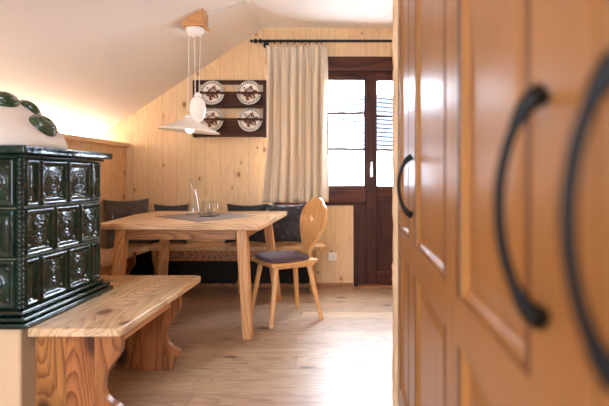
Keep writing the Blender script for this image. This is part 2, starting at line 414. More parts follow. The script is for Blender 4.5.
dbox('door_rail', wx(377), wx(408), wz(80.5), wz(75), dr, 'dark_x')
dbox('door_rail', wx(377), wx(408), wz(197), wz(186), dr, 'dark_x')
dbox('door_rail', wx(377), wx(408), .0, wz(270), dr, 'dark_x')
dbox('door_panel', wx(377), wx(408), wz(270), wz(197), dr, 'dark', Y0+.015, Y1-.02)
dbox('raised_panel', wx(381), wx(404), wz(264), wz(203), dr, 'dark', Y0+.004, Y0+.016, .004)
dbox('glazing_bar', wx(377), wx(408), wz(117), wz(115), dr, 'dark_x', Y0+.02, Y1-.02, .002)
dbox('glazing_bar', wx(377), wx(408), wz(151), wz(149), dr, 'dark_x', Y0+.02, Y1-.02, .002)
bm = newbm(); add_box(bm, wx(377), wx(408), BW+.063, BW+.067, wz(187), wz(80)); obj('pane', bm, M['pane'], dr)
dbox('door_frame', wx(419), WR0, 0, wz(75), dr, 'dark')
dbox('threshold', wx(358), WR0, 0, .022, dr, 'apron_x', BW-.06, Y0-.013, .004)
hb = newbm(); hx = wx(371.5)
add_box(hb, hx-.014, hx+.014, BW+.008, BW+.018, wz(177), wz(168)); add_tube(hb, [(hx, BW+.018, wz(174.5)), (hx, BW-.025, wz(174.5))], .008); add_tube(hb, [(hx, BW-.025, wz(176)), (hx, BW-.027, wz(162))], .0085)
obj('handle', hb, M['metal_white'], dr, bevel=.002)

# ---------------------------------------------------------------- outside
g = newbm(); add_box(g, -12, 14, 5.1, 30, -.3, -.12); tag(obj('snowy_ground', g, M['snow']), kind='structure')
fb = thing('neighbouring_building', 'white clapboard building corner seen outside through the balcony glazing', 'building', (.25, 8, -.12))
bmw = newbm(); bms = newbm(); bmg = newbm()
c0 = Vector((.25, 8.0)); d1 = Vector((-.646, 1)).normalized(); d2 = Vector((1.52, 1)).normalized()
nrm = (-(d1+d2)).normalized()
def wallseg(bm, z0, z1, out, L1=6, L2=6, th=.05):
    o = nrm*out*1.4
    a = c0+d1*L1+o; b = c0+o; c = c0+d2*L2+o; i = -nrm*(th*1.4)
    for p, q in ((a, b), (b, c)):
        pts = [p, q, q+i, p+i]
        add_hexa(bm, [(v.x, v.y, z0) for v in pts], [(v.x, v.y, z1) for v in pts])
wallseg(bmg, -.12, 2.42, 0)
obj('wall', bmg, M['slat_gap'], fb)
nb = 13; z0, z1 = 1.53, 2.42
for i in range(nb):
    a = z0+(z1-z0)*i/nb; wallseg(bms, a+.015, a+(z1-z0)/nb-.015, .03, th=.02)
obj('siding', bms, M['siding'], fb)
wallseg(bmw, -.12, 1.5, .035, th=.03); obj('lower_wall', bmw, M['snow'], fb)

# ---------------------------------------------------------------- tiled stove
SX, SY, SW = -1.40, 2.09, .644      # right face plane, front face plane, width
ROWS = [(.952, 1.165), (.739, .952), (.526, .739)]
st = thing('tiled_stove', 'dark green glazed tile stove with a plastered dome top', 'stove', (SX-SW/2, SY+SW/2, 0))
SX0, SY1 = SX-SW, SY+SW
box('plinth', M['plinth'], (SX0, SX, SY+.0, SY1, 0, .46), st, .012)
bm = newbm()
def slab(bm, out, z0, z1):
    add_box(bm, SX0-out*.0, SX+out, SY-out, SY1+out, z0, z1)
slab(bm, .055, .46, .482); slab(bm, .045, .486, .503); slab(bm, .02, .505, .525)
obj('base_moulding', bm, M['glaze'], st, bevel=.007, seg=3)
bm = newbm(); slab(bm, .02, 1.166, 1.179); slab(bm, .052, 1.180, 1.214)
obj('cornice', bm, M['glaze'], st, bevel=.009, seg=3)
def tile_h(u, v, ar):
    au, av = abs(u), abs(v); ex = (1-au)*ar; ey = 1-av; e = min(ex, ey)      # distance from the edge in half heights
    def sm(a, b, x):
        t = max(0, min(1, (x-a)/(b-a))); return t*t*(3-2*t)
    x_ = u*ar
    h = .011*sm(0, .05, e) + .006*sm(.07, .11, e) - .006*sm(.13, .17, e) - .010*sm(.20, .30, e) 
    x = u*ar; r = math.hypot(x, v)
    if ar > .8:
        if r < .56:
            f = 1-sm(.46, .56, r)
            h += f*(.007+.0040*math.cos(r*38)+.0010*math.cos(8*math.atan2(v, x))*sm(.12, .24, r))
        d = math.hypot(au-.62, av-.62); h += .007*max(0, 1-(d/.11)**2)
        d = abs(r-.6); h += .003*max(0, 1-(d/.05)**2)
    else:
        d = au/.35; h += .006*max(0, 1-d*d)*sm(.9, .6, av) if False else .005*max(0, 1-d*d)*max(0, 1-(av/.75)**4)
    return h
def tile(bm, o, U, V, Nn, w, h):
    """tile with corner o, directions U, V, normal Nn, size w x h"""
    ar = w/h; nu = max(16, int(44*ar)); nv = 44
    g = [[None]*(nv+1) for _ in range(nu+1)]
    for i in range(nu+1):
        for j in range(nv+1):
            u = 2*i/nu-1; v = 2*j/nv-1
            g[i][j] = bm.verts.new(o+U*(w*i/nu)+V*(h*j/nv)+Nn*(tile_h(u, v, ar)))
    for i in range(nu):
        for j in range(nv): bm.faces.new((g[i][j], g[i+1][j], g[i+1][j+1], g[i][j+1]))
tw = SW/3; gap = .004
for ri, (z0, z1) in enumerate(ROWS):
    bm = newbm()
    stag = ri in (0, 2)
    edges = [0, .5, 1.5, 2.5, 3] if stag else [0, 1, 2, 3]
    fedges = [0, .5, 1.5, 2.5, 3] if not stag else [0, 1, 2, 3]
    for a, b in zip(edges, edges[1:]):
        tile(bm, Vector((SX, SY+.012+a*(SW-.012)/3+gap/2, z0+gap/2)), Vector((0, 1, 0)), Vector((0, 0, 1)), Vector((1, 0, 0)), (b-a)*(SW-.012)/3-gap, z1-z0-gap)
    for a, b in zip(fedges, fedges[1:]):
        tile(bm, Vector((SX0+a*(SW-.012)/3+gap/2, SY, z0+gap/2)), Vector((1, 0, 0)), Vector((0, 0, 1)), Vector((0, -1, 0)), (b-a)*(SW-.012)/3-gap, z1-z0-gap)
    obj('tile_course', bm, M['glaze'], st, smooth=True)
bm = newbm(); add_box(bm, SX0, SX-.014, SY+.014, SY1, .5255, 1.1655)
for ri, (z0, z1) in enumerate(ROWS):
    if ri: add_box(bm, SX0, SX+.0035, SY-.0035, SY1, z1-.0017, z1+.0017)
    for k in ([.5, 1.5, 2.5] if ri != 1 else [1, 2]):
        y = SY+.012+k*(SW-.012)/3; add_box(bm, SX-.02, SX+.002, y-.0015, y+.0015, z0+.002, z1-.002)
    for k in ([.5, 1.5, 2.5] if ri == 1 else [1, 2]):
        x = SX0+k*(SW-.012)/3; add_box(bm, x-.0015, x+.0015, SY-.002, SY+.02, z0+.002, z1-.002)
obj('grout', bm, M['grout'], st)
bm = newbm(); N = 300; cx, cy = SX+.001, SY+.001
add_lathe(bm, [(0, .526)]+[(.010+.005*abs(math.sin(PI*i/(N/32))), .526+.64*i/N) for i in range(N+1)]+[(0, 1.166)], (cx, cy, 0), 14)
obj('corner_bead', bm, M['glaze'], st, smooth=True)
# dome
dcx, dcy = SX-SW/2-.01, SY+SW/2
prof = [(.302, 1.214), (.300, 1.235), (.294, 1.26), (.280, 1.29), (.258, 1.318), (.230, 1.343), (.200, 1.366), (.17, 1.388), (.140, 1.413), (.112, 1.436), (.08, 1.456), (.045, 1.468), (0, 1.472)]
def dome_r(z):
    pr = [(z, r) for r, z in prof]
    for (a, ra), (b, rb) in zip(pr, pr[1:]):
        if a <= z <= b: return ra+(rb-ra)*(z-a)/(b-a)
    return 0
bm = newbm(); add_lathe(bm, [(0, 1.2142)]+prof, (dcx, dcy, 0), 64); dm = obj('dome', bm, M['stove_plaster'], st, smooth=True)
def dome_tile(az, z, R=.062):
    r = dome_r(z); p = Vector((dcx+r*math.cos(az), dcy+r*math.sin(az), z))
    s_ = .72; nv = Vector((math.cos(az)*s_, math.sin(az)*s_, .7)).normalized()
    if z > 1.44: nv = Vector((math.cos(az)*.4, math.sin(az)*.4, 1)).normalized()
    q = Vector((0, 0, 1)).rotation_difference(nv).to_matrix().to_4x4()
    bm = newbm(); pr = [(R*.9, -.03), (R, -.005)]
    for i in range(1, 33):
        t = i/32; a = t*PI/2; wv = .0022*math.cos(t*PI*9)
        pr.append(((R+wv)*math.cos(a), (R*.62+wv)*math.sin(a)) if i < 32 else (0, R*.62))
    add_lathe(bm, pr, p-nv*.004, 40, q); obj('dome_tile', bm, M['glaze_knob'], st, smooth=True)
dome_tile(math.radians(-6), 1.328, .066)
dome_tile(math.radians(36), 1.415, .064)
dome_tile(math.radians(-36), 1.447, .064)
dome_tile(math.radians(-125), 1.345); dome_tile(math.radians(150), 1.37)

# ---------------------------------------------------------------- stove bench
BH = .46
sb = thing('stove_bench', 'honey pine bench with scrolled end boards wrapped around the stove', 'bench', (-1.17, 2.6, 0))
bm = newbm()
def arc(cx, cy, r, a0, a1, n=6): return [(cx+r*math.cos(math.radians(a0+(a1-a0)*i/n)), cy+r*math.sin(math.radians(a0+(a1-a0)*i/n))) for i in range(n+1)]
bx0, bx1, by0, by1 = -1.347, -.965, 2.056, 3.18
poly = [(bx0, by0)] + arc(bx1-.018, by0+.018, .018, -90, 0) + arc(bx1-.06, by1-.06, .06, 0, 90, 8) + [(bx0, by1)]
add_prism(bm, poly, BH-.036, BH-.0005)
obj('seat', bm, M['pine_y'], sb, bevel=.006, seg=3)
bm = newbm(); add_box(bm, -2.22, bx0-.001, 2.805, by1, BH-.036, BH-.0005); obj('seat', bm, M['pine_x'], sb, bevel=.004)
def scroll(xr, xl, hgt, off=0):
    """outline (x,z) of an end board with a scrolled right edge"""
    w = xr-xl
    pr = [(0, 1), (.003, .90), (0, .82), (-.012, .765), (-.036, .68), (-.058, .60), (-.066, .52), (-.068, .44), (-.058, .37), (-.038, .32), (-.012, .285), (.001, .245), (.002, .205), (-.010, .16), (-.026, .10), (-.034, .0)]
    rr = [(xr + a*w/.34*1.0, b*hgt) for a, b in pr]
    # smooth a little
    out = []
    for i in range(len(rr)-1):
        p0 = rr[max(i-1, 0)]; p1 = rr[i]; p2 = rr[i+1]; p3 = rr[min(i+2, len(rr)-1)]
        for k in range(4):
            t = k/4
            out.append(tuple(.5*((2*p1[j])+(-p0[j]+p2[j])*t+(2*p0[j]-5*p1[j]+4*p2[j]-p3[j])*t*t+(-p0[j]+3*p1[j]-3*p2[j]+p3[j])*t**3) for j in (0, 1)))
    out.append(rr[-1])
    return [(xl, 0)] + out[::-1] + [(xl, hgt)]
for y in (2.10, 2.80):
    bm = newbm(); add_prism(bm, scroll(-.985, -1.343, BH-.0365), y, y+.036, 'Y'); obj('end_board', bm, M['pine_z'], sb, bevel=.003)
bm = newbm(); add_prism(bm, [(y, z) for y, z in [(3.13, 0), (3.13, BH-.0365), (2.83, BH-.0365), (2.83, 0)]], -1.9, -1.866, 'X'); obj('end_board', bm, M['pine_zy'], sb, bevel=.003)
box('stretcher', M['apron_y'], (-1.055, -1.03, 2.1365, 2.7995, BH-.105, BH-.037), sb, .003)
box('stretcher', M['apron_y'], (-1.31, -1.285, 2.1365, 2.7995, BH-.13, BH-.037), sb, .003)

# ---------------------------------------------------------------- corner bench
cb = thing('corner_bench', 'pine corner bench running along the panelled walls behind the table', 'bench', (-2.05, 4.7, 0))
bm = newbm(); add_box(bm, -2.249, -1.865, 3.25, 4.54, .412, .45); obj('seat', bm, M['pine_y'], cb, bevel=.006)
bm = newbm()
poly = [(-2.249, 4.542), (-.33, 4.542)] + arc(-.34, 4.61, .075, -80, 40, 8) + [(-.30, 4.75), (-.30, 4.924), (-2.249, 4.924)]
add_prism(bm, poly, .412, .45); obj('seat', bm, M['pine_x'], cb, bevel=.006)
def side_scroll(yw, yf, h):
    """outline (y,z) from the wall side yw to the front yf"""
    pts = scroll(0, -.34, h); k = (yf-yw)/.34
    return [(yw+(x+.34)*k, z) for x, z in pts]
for x in (-1.87, -1.09, -.42):
    bm = newbm(); add_prism(bm, side_scroll(4.88, 4.60, .4115), x, x+.034, 'X'); obj('support_board', bm, M['pine_zy'], cb, bevel=.003)
for y in (3.30, 4.30):
    bm = newbm(); pts = scroll(-1.90, -2.23, .4115); add_prism(bm, pts, y, y+.034, 'Y'); obj('support_board', bm, M['pine_z'], cb, bevel=.003)
box('stretcher', M['apron_x'], (-1.835, -.421, 4.66, 4.684, .30, .411), cb, .003)
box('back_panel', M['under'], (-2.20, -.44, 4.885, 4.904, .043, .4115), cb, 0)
box('stretcher', M['apron_y'], (-1.985, -1.96, 3.335, 4.299, .31, .411), cb, .003)

# ---------------------------------------------------------------- table
tb = thing('dining_table', 'square pine dining table with splayed square legs', 'table', (-1.22, 4.05, 0))
TT = .775
poly = [(-1.690, 3.29), (-.632, 3.245), (-.612, 3.265), (-.612, 4.515), (-.632, 4.535), (-1.79, 4.535), (-1.815, 4.14), (-1.695, 3.30)]
bm = newbm(); add_prism(bm, poly, TT-.038, TT); obj('tabletop', bm, M['table_top'], tb, bevel=.004)
legs = [((-1.575, 3.39), (-.05, -.04)), ((-.762, 3.375), (.045, -.02)), ((-.766, 4.35), (.09, .04)), ((-1.645, 4.35), (-.05, .03))]
for (x, y), (dx, dy) in legs:
    h = .035; hb = .032; bm = newbm(); zt = TT-.0385
    add_hexa(bm, [(x+dx+a*hb, y+dy+b*hb, 0) for a, b in ((-1, -1), (1, -1), (1, 1), (-1, 1))], [(x+a*h, y+b*h, zt) for a, b in ((-1, -1), (1, -1), (1, 1), (-1, 1))])
    obj('leg', bm, M['table_leg'], tb, bevel=.005)
def rail(p, q, th, z0, z1, mat):
    p = Vector(p); q = Vector(q); n_ = (q-p).normalized(); n_ = Vector((-n_.y, n_.x))*th/2
    bm = newbm(); c_ = [p-n_, q-n_, q+n_, p+n_]
    add_hexa(bm, [(v.x, v.y, z0) for v in c_], [(v.x, v.y, z1) for v in c_]); obj('apron', bm, M[mat], tb, bevel=.003)
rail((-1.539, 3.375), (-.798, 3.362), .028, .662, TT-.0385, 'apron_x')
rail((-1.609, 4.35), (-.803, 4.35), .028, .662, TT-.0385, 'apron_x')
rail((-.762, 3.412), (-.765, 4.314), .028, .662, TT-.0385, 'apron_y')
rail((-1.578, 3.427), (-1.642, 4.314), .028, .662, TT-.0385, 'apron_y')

# cloth: square laid cornerwise
def cloth():
    bm = newbm(); cs = [Vector(p) for p in ((-1.57, 3.92), (-1.07, 3.42), (-.775, 4.0), (-1.25, 4.36))]; n = 24; g = []
    for lay in (0, 1):
        L = []
        for i in range(n+1):
            R_ = []
            for j in range(n+1):
                u, v = i/n, j/n; p = cs[0]*(1-u)*(1-v)+cs[1]*u*(1-v)+cs[2]*u*v+cs[3]*(1-u)*v
                w = .0022*noise.noise(Vector((p.x*7, p.y*7, 0)))
                z = TT+.0005 if lay == 0 else TT+.0030+max(0, w)
                R_.append(bm.verts.new((p.x, p.y, z)))
            L.append(R_)
        g.append(L)
        for i in range(n):
            for j in range(n): bm.faces.new((L[i][j], L[i+1][j], L[i+1][j+1], L[i][j+1]))
    for i in range(n):
        for a, b in (((i, 0), (i+1, 0)), ((i, n), (i+1, n)), ((0, i), (0, i+1)), ((n, i), (n, i+1))):
            bm.faces.new((g[0][a[0]][a[1]], g[0][b[0]][b[1]], g[1][b[0]][b[1]], g[1][a[0]][a[1]]))
    return bm
o = obj('tablecloth', cloth(), M['runner'], smooth=True, loc=(-1.2, 4.08, TT)); tag(o, 'small grey linen cloth laid cornerwise on the dining table', 'tablecloth')
ZT = TT+.0053
ca = thing('carafe', 'slender clear glass carafe with a flared mouth on the grey cloth', 'carafe', (-1.258, 3.90, ZT))
outer = [(.0, 0), (.05, 0), (.054, .006), (.052, .04), (.044, .09), (.032, .14), (.022, .175), (.018, .20), (.020, .222), (.028, .25), (.036, .272), (.038, .278)]
inner = [(.035, .276), (.025, .25), (.017, .222), (.015, .20), (.019, .175), (.029, .14), (.041, .09), (.049, .04), (.050, .012), (0, .009)]
bm = newbm(); add_lathe(bm, outer+inner, (0, 0, 0), 36); obj('glass_body', bm, M['glass'], ca, world=False, smooth=True)
bm = newbm(); add_lathe(bm, [(0, .0095), (.0495, .0125), (.0485, .04), (.0435, .075), (0, .075)], (0, 0, 0), 36); obj('water', bm, M['glass'], ca, world=False, smooth=True)
cz = newbm(); add_box(cz, -1.185, -1.065, 3.81, 3.93, ZT, ZT+.008)
o = obj('coaster', cz, M['coaster'], bevel=.002, loc=(-1.12, 3.87, ZT)); tag(o, 'dark square coaster under the two drinking glasses', 'coaster')
def glass(x, y, lab):
    bm = newbm(); add_lathe(bm, [(0, 0), (.026, 0), (.028, .003), (.033, .108), (.0315, .108), (.0265, .008), (0, .007)], (0, 0, 0), 32)
    o = obj('drinking_glass', bm, M['glass'], smooth=True); o.location = (x, y, ZT+.0083); return tag(o, lab, 'glass', 'drinking glasses on the coaster')
glass(-1.150, 3.86, 'clear drinking glass next to the carafe on the dark coaster')
glass(-1.095, 3.88, 'clear drinking glass on the side of the coaster away from the carafe')

# ---------------------------------------------------------------- chair
fv = Vector((-.8, -.6, 0)); sv = Vector((.54, -.84, 0)).normalized()
chz = math.atan2(sv.y, sv.x)      # local X = side, local -Y = forward? (built as local: X side, Y back)
ch = thing('dining_chair', 'light wooden farmhouse chair with a heart cutout in its back', 'chair', (-.538, 3.858, 0), chz)
# local frame: X -> sv, Y -> rotate 90 ccw of sv = (.84,.54) = backwards
SZ = .455
bm = newbm()
seat = [(-.205, -.20), (.205, -.20), (.21, -.19), (.19, .05), (.16, .19), (.15, .205), (-.15, .205), (-.16, .19), (-.19, .05), (-.21, -.19)]
add_prism(bm, seat, SZ-.03, SZ); obj('seat', bm, M['chair_seat'], ch, world=False, bevel=.008, seg=3)
for x, y, fx, fy in ((-.145, -.14, -.205, -.205), (.145, -.14, .205, -.205), (-.12, .14, -.205, .205), (.12, .14, .205, .205)):
    bm = newbm(); add_tube(bm, [(fx, fy, .0), (x*.5+fx*.5, y*.5+fy*.5, .21), (x, y, SZ-.0305)], [.0165, .020, .022], 8); obj('leg', bm, M['chair'], ch, world=False, smooth=False, bevel=.002)
# seat battens
for x in (-.13, .13):
    bm = newbm(); add_box(bm, x-.03, x+.03, -.16, .165, SZ-.05, SZ-.0305); 
    obj('seat_batten', bm, M['chair_seat'], ch, world=False, bevel=.003)
# backrest with heart hole
half = [(x*1.13, z) for x, z in [(0, .0), (.058, .0), (.056, .02), (.052, .055), (.062, .075), (.085, .11), (.12, .16), (.155, .22), (.175, .275), (.178, .32), (.166, .365), (.142, .40), (.118, .418), (.105, .425), (.09, .442), (.062, .462), (.03, .471), (0, .473)]]
def cr(pts, n=3):
    out = []
    for i in range(len(pts)-1):
        p0 = pts[max(i-1, 0)]; p1 = pts[i]; p2 = pts[i+1]; p3 = pts[min(i+2, len(pts)-1)]
        for k in range(n):
            t = k/n; out.append(tuple(.5*((2*p1[j])+(-p0[j]+p2[j])*t+(2*p0[j]-5*p1[j]+4*p2[j]-p3[j])*t*t+(-p0[j]+3*p1[j]-3*p2[j]+p3[j])*t**3) for j in (0, 1)))
    out.append(pts[-1]); return out
H = cr(half, 2); outl = H + [(-x, z) for x, z in H[-2:0:-1]]
heart = []
for i in range(28):
    t = 2*PI*i/28; heart.append((.0026*16*math.sin(t)**3*1.0, .315+.0026*(13*math.cos(t)-5*math.cos(2*t)-2*math.cos(3*t)-math.cos(4*t))))
cv = bpy.data.curves.new('tmp', 'CURVE'); cv.dimensions = '2D'; cv.fill_mode = 'BOTH'; cv.extrude = .011; cv.bevel_depth = .002; cv.bevel_resolution = 1
for ring in (outl, heart):
    sp = cv.splines.new('POLY'); sp.points.add(len(ring)-1); sp.use_cyclic_u = True
    for p, (x, z) in zip(sp.points, ring): p.co = (x, z, 0, 1)
tmp = bpy.data.objects.new('tmp', cv); COL.objects.link(tmp)
dg = bpy.context.evaluated_depsgraph_get(); dg.update()
me = bpy.data.meshes.new_from_object(tmp.evaluated_get(dg)); bpy.data.objects.remove(tmp); bpy.data.curves.remove(cv)
lean = math.radians(13)
me.transform(Matrix.Translation((0, .175, SZ+.001)) @ Matrix.Rotation(PI/2-lean, 4, 'X'))
me.name = 'backrest'; me.materials.clear(); me.materials.append(M['chair'])
bo = bpy.data.objects.new('backrest', me); COL.objects.link(bo); bo.parent = ch
# seat cushion
def pillow_bm(w, h, t, n=44, seed=0, pinch=.11, wr=.02, ears=.0):
    bm = newbm(); top = []; bot = []
    for side, L in ((1, top), (-1, bot)):
        for i in range(n+1):
            R_ = []
            for j in range(n+1):
                u = 2*i/n-1; v = 2*j/n-1
                f = (max(0, 1-u*u)**.42)*(max(0, 1-v*v)**.42)
                x = u*w/2*(1-pinch*(1-abs(u)**1.0)*0-pinch*(1-v*v)*abs(u)**3); z = v*h/2*(1-pinch*(1-u*u)*abs(v)**3)
                e = wr*f*(noise.noise(Vector((x*6+seed, z*6, side)))+.9*(.3-abs(noise.noise(Vector((x*13+seed+z*5, z*15-x*4, side*3))))))
                y = side*(t/2*f+.003)+e
                if side == -1 and (i in (0, n) or j in (0, n)): R_.append(top[i][j]); continue
                if i in (0, n) or j in (0, n): y = 0
                R_.append(bm.verts.new((x, y, z)))
            L.append(R_)
        for i in range(n):
            for j in range(n):
                q = (L[i][j], L[i+1][j], L[i+1][j+1], L[i][j+1]); bm.faces.new(q if side == 1 else q[::-1])
    return bm
bm = newbm()
# rounded flat pad (lathe-ish superellipse)
rings = []
for k, (sc, z) in enumerate([(0.0, 0), (.95, 0), (1.0, .008), (1.0, .02), (.96, .03), (.85, .036), (.5, .040), (.0, .041)]):
    if sc == 0: rings.append([bm.verts.new((0, 0, z))]); continue
    rr = []
    for i in range(48):
        a = 2*PI*i/48; c, s_ = math.cos(a), math.sin(a); p = 2/3.4
        x = .195*sc*abs(c)**p*(1 if c > 0 else -1); y = .185*sc*abs(s_)**p*(1 if s_ > 0 else -1)
        x *= 1-.10*(y/.175)
        rr.append(bm.verts.new((x, y, z)))
    rings.append(rr)
for a, b in zip(rings, rings[1:]):
    for i in range(48):
        j = (i+1) % 48
        if len(a) == 1: bm.faces.new((a[0], b[j], b[i]))
        elif len(b) == 1: bm.faces.new((a[i], a[j], b[0]))
        else: bm.faces.new((a[i], a[j], b[j], b[i]))
o = obj('seat_cushion', bm, M['seat_pad'], smooth=True); bx = ch.matrix_basis
o.location = Vector((-.538, 3.858, SZ+.0005)) + Matrix.Rotation(chz, 3, 'Z') @ Vector((0, -.022, 0)); o.rotation_euler = (0, 0, chz)
tag(o, 'flat plum grey felt cushion on the seat of the dining chair', 'seat cushion')

# ---------------------------------------------------------------- bench cushions
def cushion(lab, mat, w, h, t, loc, rz, tilt, roll=0, seed=0, wr=.026):
    o = obj('cushion', pillow_bm(w, h, t, seed=seed, wr=wr), M[mat], smooth=True)
    lean = Matrix.Rotation(rz, 4, 'Z') @ Matrix.Rotation(tilt, 4, 'X') @ Matrix.Rotation(roll, 4, 'Y')
    o.matrix_basis = Matrix.Translation(loc) @ lean
    zmin = min((o.matrix_basis @ v.co).z for v in o.data.vertices); o.location.z += .451-zmin
    tag(o, lab, 'cushion', 'cushions on the corner bench'); return o
# local: width X, thickness Y, height Z ; tilt about X (negative leans top toward +Y)
cushion('large taupe cushion in the corner where the bench meets the side wall', 'cush_taupe', .42, .44, .13, (-2.075, 4.57, .65), math.radians(46), math.radians(-9), seed=1, wr=.045)
cushion('grey cushion with pointed corners beside the large taupe one', 'cush_grey', .34, .385, .09, (-1.765, 4.78, .63), math.radians(2), math.radians(-12), seed=4, wr=.03)
cushion('dark navy cushion behind the table and left of the charcoal cushion', 'cush_navy', .40, .385, .10, (-1.045, 4.80, .63), math.radians(-2), math.radians(-12), seed=9, wr=.02)
cushion('large charcoal cushion leaning on the wall behind the dining chair', 'cush_char', .39, .385, .12, (-.65, 4.77, .65), math.radians(2), math.radians(-10), seed=14, wr=.040)

# ---------------------------------------------------------------- plate rack
KB = BW/F
def bxp(px, d=0): return (px-355)*(BW-d)/F
def bzp(py, d=0): return EYE-(py-177)*(BW-d)/F
rk = thing('plate_rack', 'dark brown wooden plate rack hanging on the panelled back wall', 'plate rack', (bxp(229.5, .05), BW, bzp(137)))
def rbox(name, x0, x1, y0, y1, d0, d1, m='rack'):
    dd = d1
    return box(name, M[m], (bxp(x0, dd), bxp(x1, dd), BW-d1, BW-d0, bzp(y1, dd), bzp(y0, dd)), rk, .002)
rbox('side_panel', 192.5, 196.2, 80, 137, .001, .075); rbox('side_panel', 263, 266.2, 80, 137, .001, .075)
rbox('back_board', 196.3, 262.9, 80, 84.5, .001, .018)
rbox('shelf', 196.3, 262.9, 104.5, 107.5, .001, .073); rbox('shelf', 196.3, 262.9, 131.5, 136.5, .001, .073)
rbox('back_board', 196.3, 262.9, 94, 104.4, .001, .014); rbox('back_board', 196.3, 262.9, 120.5, 131.4, .001, .014)
rbox('rail', 196.3, 262.9, 91.5, 93.8, .060, .073); rbox('rail', 196.3, 262.9, 118, 120.3, .060, .073)
def plate(px, py, R, lab):
    zc = (bzp(104.5, .073) if py < 100 else bzp(131.5, .073)) + .1198
    bm = newbm(); pr = [(0, -.012), (.062, -.012), (.068, -.010), (.082, -.004), (R, .004), (R+.0015, .006), (R, .0075), (.082, .000), (.066, -.007), (.06, -.009), (0, -.009)]
    add_lathe(bm, [(r_, z_) for r_, z_ in pr], (0, 0, 0), 48, Matrix.Rotation(PI/2, 4, 'X'))
    o = obj('decorative_plate', bm, M['plate'], smooth=True); o.location = (bxp(px, .05), BW-.040, zc); o.rotation_euler = (math.radians(-5), 0, 0)
    return tag(o, lab, 'plate', 'painted plates in the rack')
plate(212, 93.2, .1175, 'cream plate with dark toothed rim, upper row of rack, nearer the lamp')
plate(249, 93.2, .1175, 'cream plate with dark toothed rim, upper row of rack, nearer the curtain')
plate(211, 120.0, .1175, 'cream plate with dark toothed rim, lower row of rack, behind the hanging lamp')
plate(250, 120.0, .1175, 'cream plate with dark toothed rim, lower row of rack, nearer the curtain')

# ---------------------------------------------------------------- curtain rod and curtain
RY = BW-.095; KR = RY/F
def rx(px): return (px-355)*KR
def rz_(py): return EYE-(py-177)*KR
cr_ = thing('curtain_rod', 'black curtain rod with a turned finial above the balcony window', 'curtain rod', (rx(320), RY, rz_(41)))
zr = rz_(41)
bm = newbm(); add_tube(bm, [(rx(262), RY, zr), (.85, RY, zr)], .013, 14); obj('rod', bm, M['rod'], cr_, smooth=True)
bm = newbm(); fp = [(0, 0), (.008, .006), (.017, .018), (.008, .032), (.007, .036), (.014, .042), (.024, .058), (.014, .074), (.007, .08), (.007, .088), (.018, .094), (.024, .106), (.024, .114), (.013, .118), (0, .118)]
add_lathe(bm, fp, (rx(249.5), RY, zr), 20, Matrix.Rotation(PI/2, 4, 'Y')); obj('finial', bm, M['rod'], cr_, smooth=True)
for x in (rx(264.5), .72):
    bm = newbm(); add_tube(bm, [(x, RY+.0, zr-.02), (x, BW-.0005, zr-.02)], .008, 10); add_lathe(bm, [(0, -.005), (.028, -.005), (.028, 0), (0, 0)], (x, BW-.0005, zr-.02), 20, Matrix.Rotation(-PI/2, 4, 'X')); obj('bracket', bm, M['rod'], cr_, smooth=True)
ringx = [rx(p) for p in (268, 274.5, 281, 288, 295, 302, 309.5, 317, 322)]
for x in ringx:
    bm = newbm(); pts = [(x+.003*math.sin(a), RY+.021*math.cos(a), zr-.006+.021*math.sin(a)) for a in [2*PI*i/20 for i in range(21)]]
    add_tube(bm, pts, .0035, 6); obj('ring', bm, M['rod'], cr_, smooth=True)
# curtain: closed sheet in folds
bm = newbm(); nx, nz = 150, 40; ztop = rz_(45.5); zbot = rz_(203.5)+.012
xa, xb = rx(265.5), rx(327.5)
def cpt(u, v, off):
    # v 0 top, 1 bottom
    amp = .012+.040*min(1, v*4)*(1-.25*v); folds = 8
    ph = u*folds*2*PI + .7*math.sin(u*9)+ .25*math.sin(v*2+u*5)
    x = xa+(xb-xa)*u + .010*math.sin(ph*1.0+PI/2)*min(1, v*4)
    narrow = 1-.02*math.sin(v*PI)
    xm = (xa+xb)/2; x = xm+(x-xm)*narrow + .008*v*(u-.5) - .045*max(0, v-.62)/.38*(1-u)**2
    y = RY-.008 + amp*(1-2*abs(math.sin(ph/2))**.8) + .006*math.sin(ph*2.3+v*3)
    return Vector((x, min(y, BW-.012)+off, ztop+(zbot-ztop)*v + (.004*math.cos(ph) if v == 0 else 0)))
G = []
for off in (0, .003):
    L = [[bm.verts.new(cpt(i/nx, j/nz, off)) for j in range(nz+1)] for i in range(nx+1)]; G.append(L)
    for i in range(nx):
        for j in range(nz): bm.faces.new((L[i][j], L[i+1][j], L[i+1][j+1], L[i][j+1]))
for i in range(nx):
    for j in (0, nz): bm.faces.new((G[0][i][j], G[0][i+1][j], G[1][i+1][j], G[1][i][j]))
for j in range(nz):
    for i in (0, nx): bm.faces.new((G[0][i][j], G[0][i][j+1], G[1][i][j+1], G[1][i][j]))
o = obj('curtain', bm, M['curtain'], smooth=True, loc=((xa+xb)/2, RY, ztop)); tag(o, 'beige pleated curtain hanging from the black rod beside the window', 'curtain')

# ---------------------------------------------------------------- wall socket
sx, sz = bxp(332.7), bzp(256.5)
so = thing('wall_socket', 'white square power socket low on the panelled wall by the door', 'socket', (sx, BW, sz))
box('cover_plate', M['white_plastic'], (sx-.04, sx+.04, BW-.010, BW-.0005, sz-.04, sz+.04), so, .004)
bm = newbm(); add_lathe(bm, [(.024, -.0005), (.024, .003), (.021, .003), (.019, .0006), (0, .0006)], (sx, BW-.010, sz), 28, Matrix.Rotation(PI/2, 4, 'X')); obj('socket_well', bm, M['white_plastic'], so, smooth=True)
bm = newbm()
for dx in (-.0095, .0095): add_lathe(bm, [(0, .001), (.003, .001), (.003, .002), (0, .002)], (sx+dx, BW-.010, sz), 12, Matrix.Rotation(PI/2, 4, 'X'))
obj('contact_hole', bm, M['hole'], so)

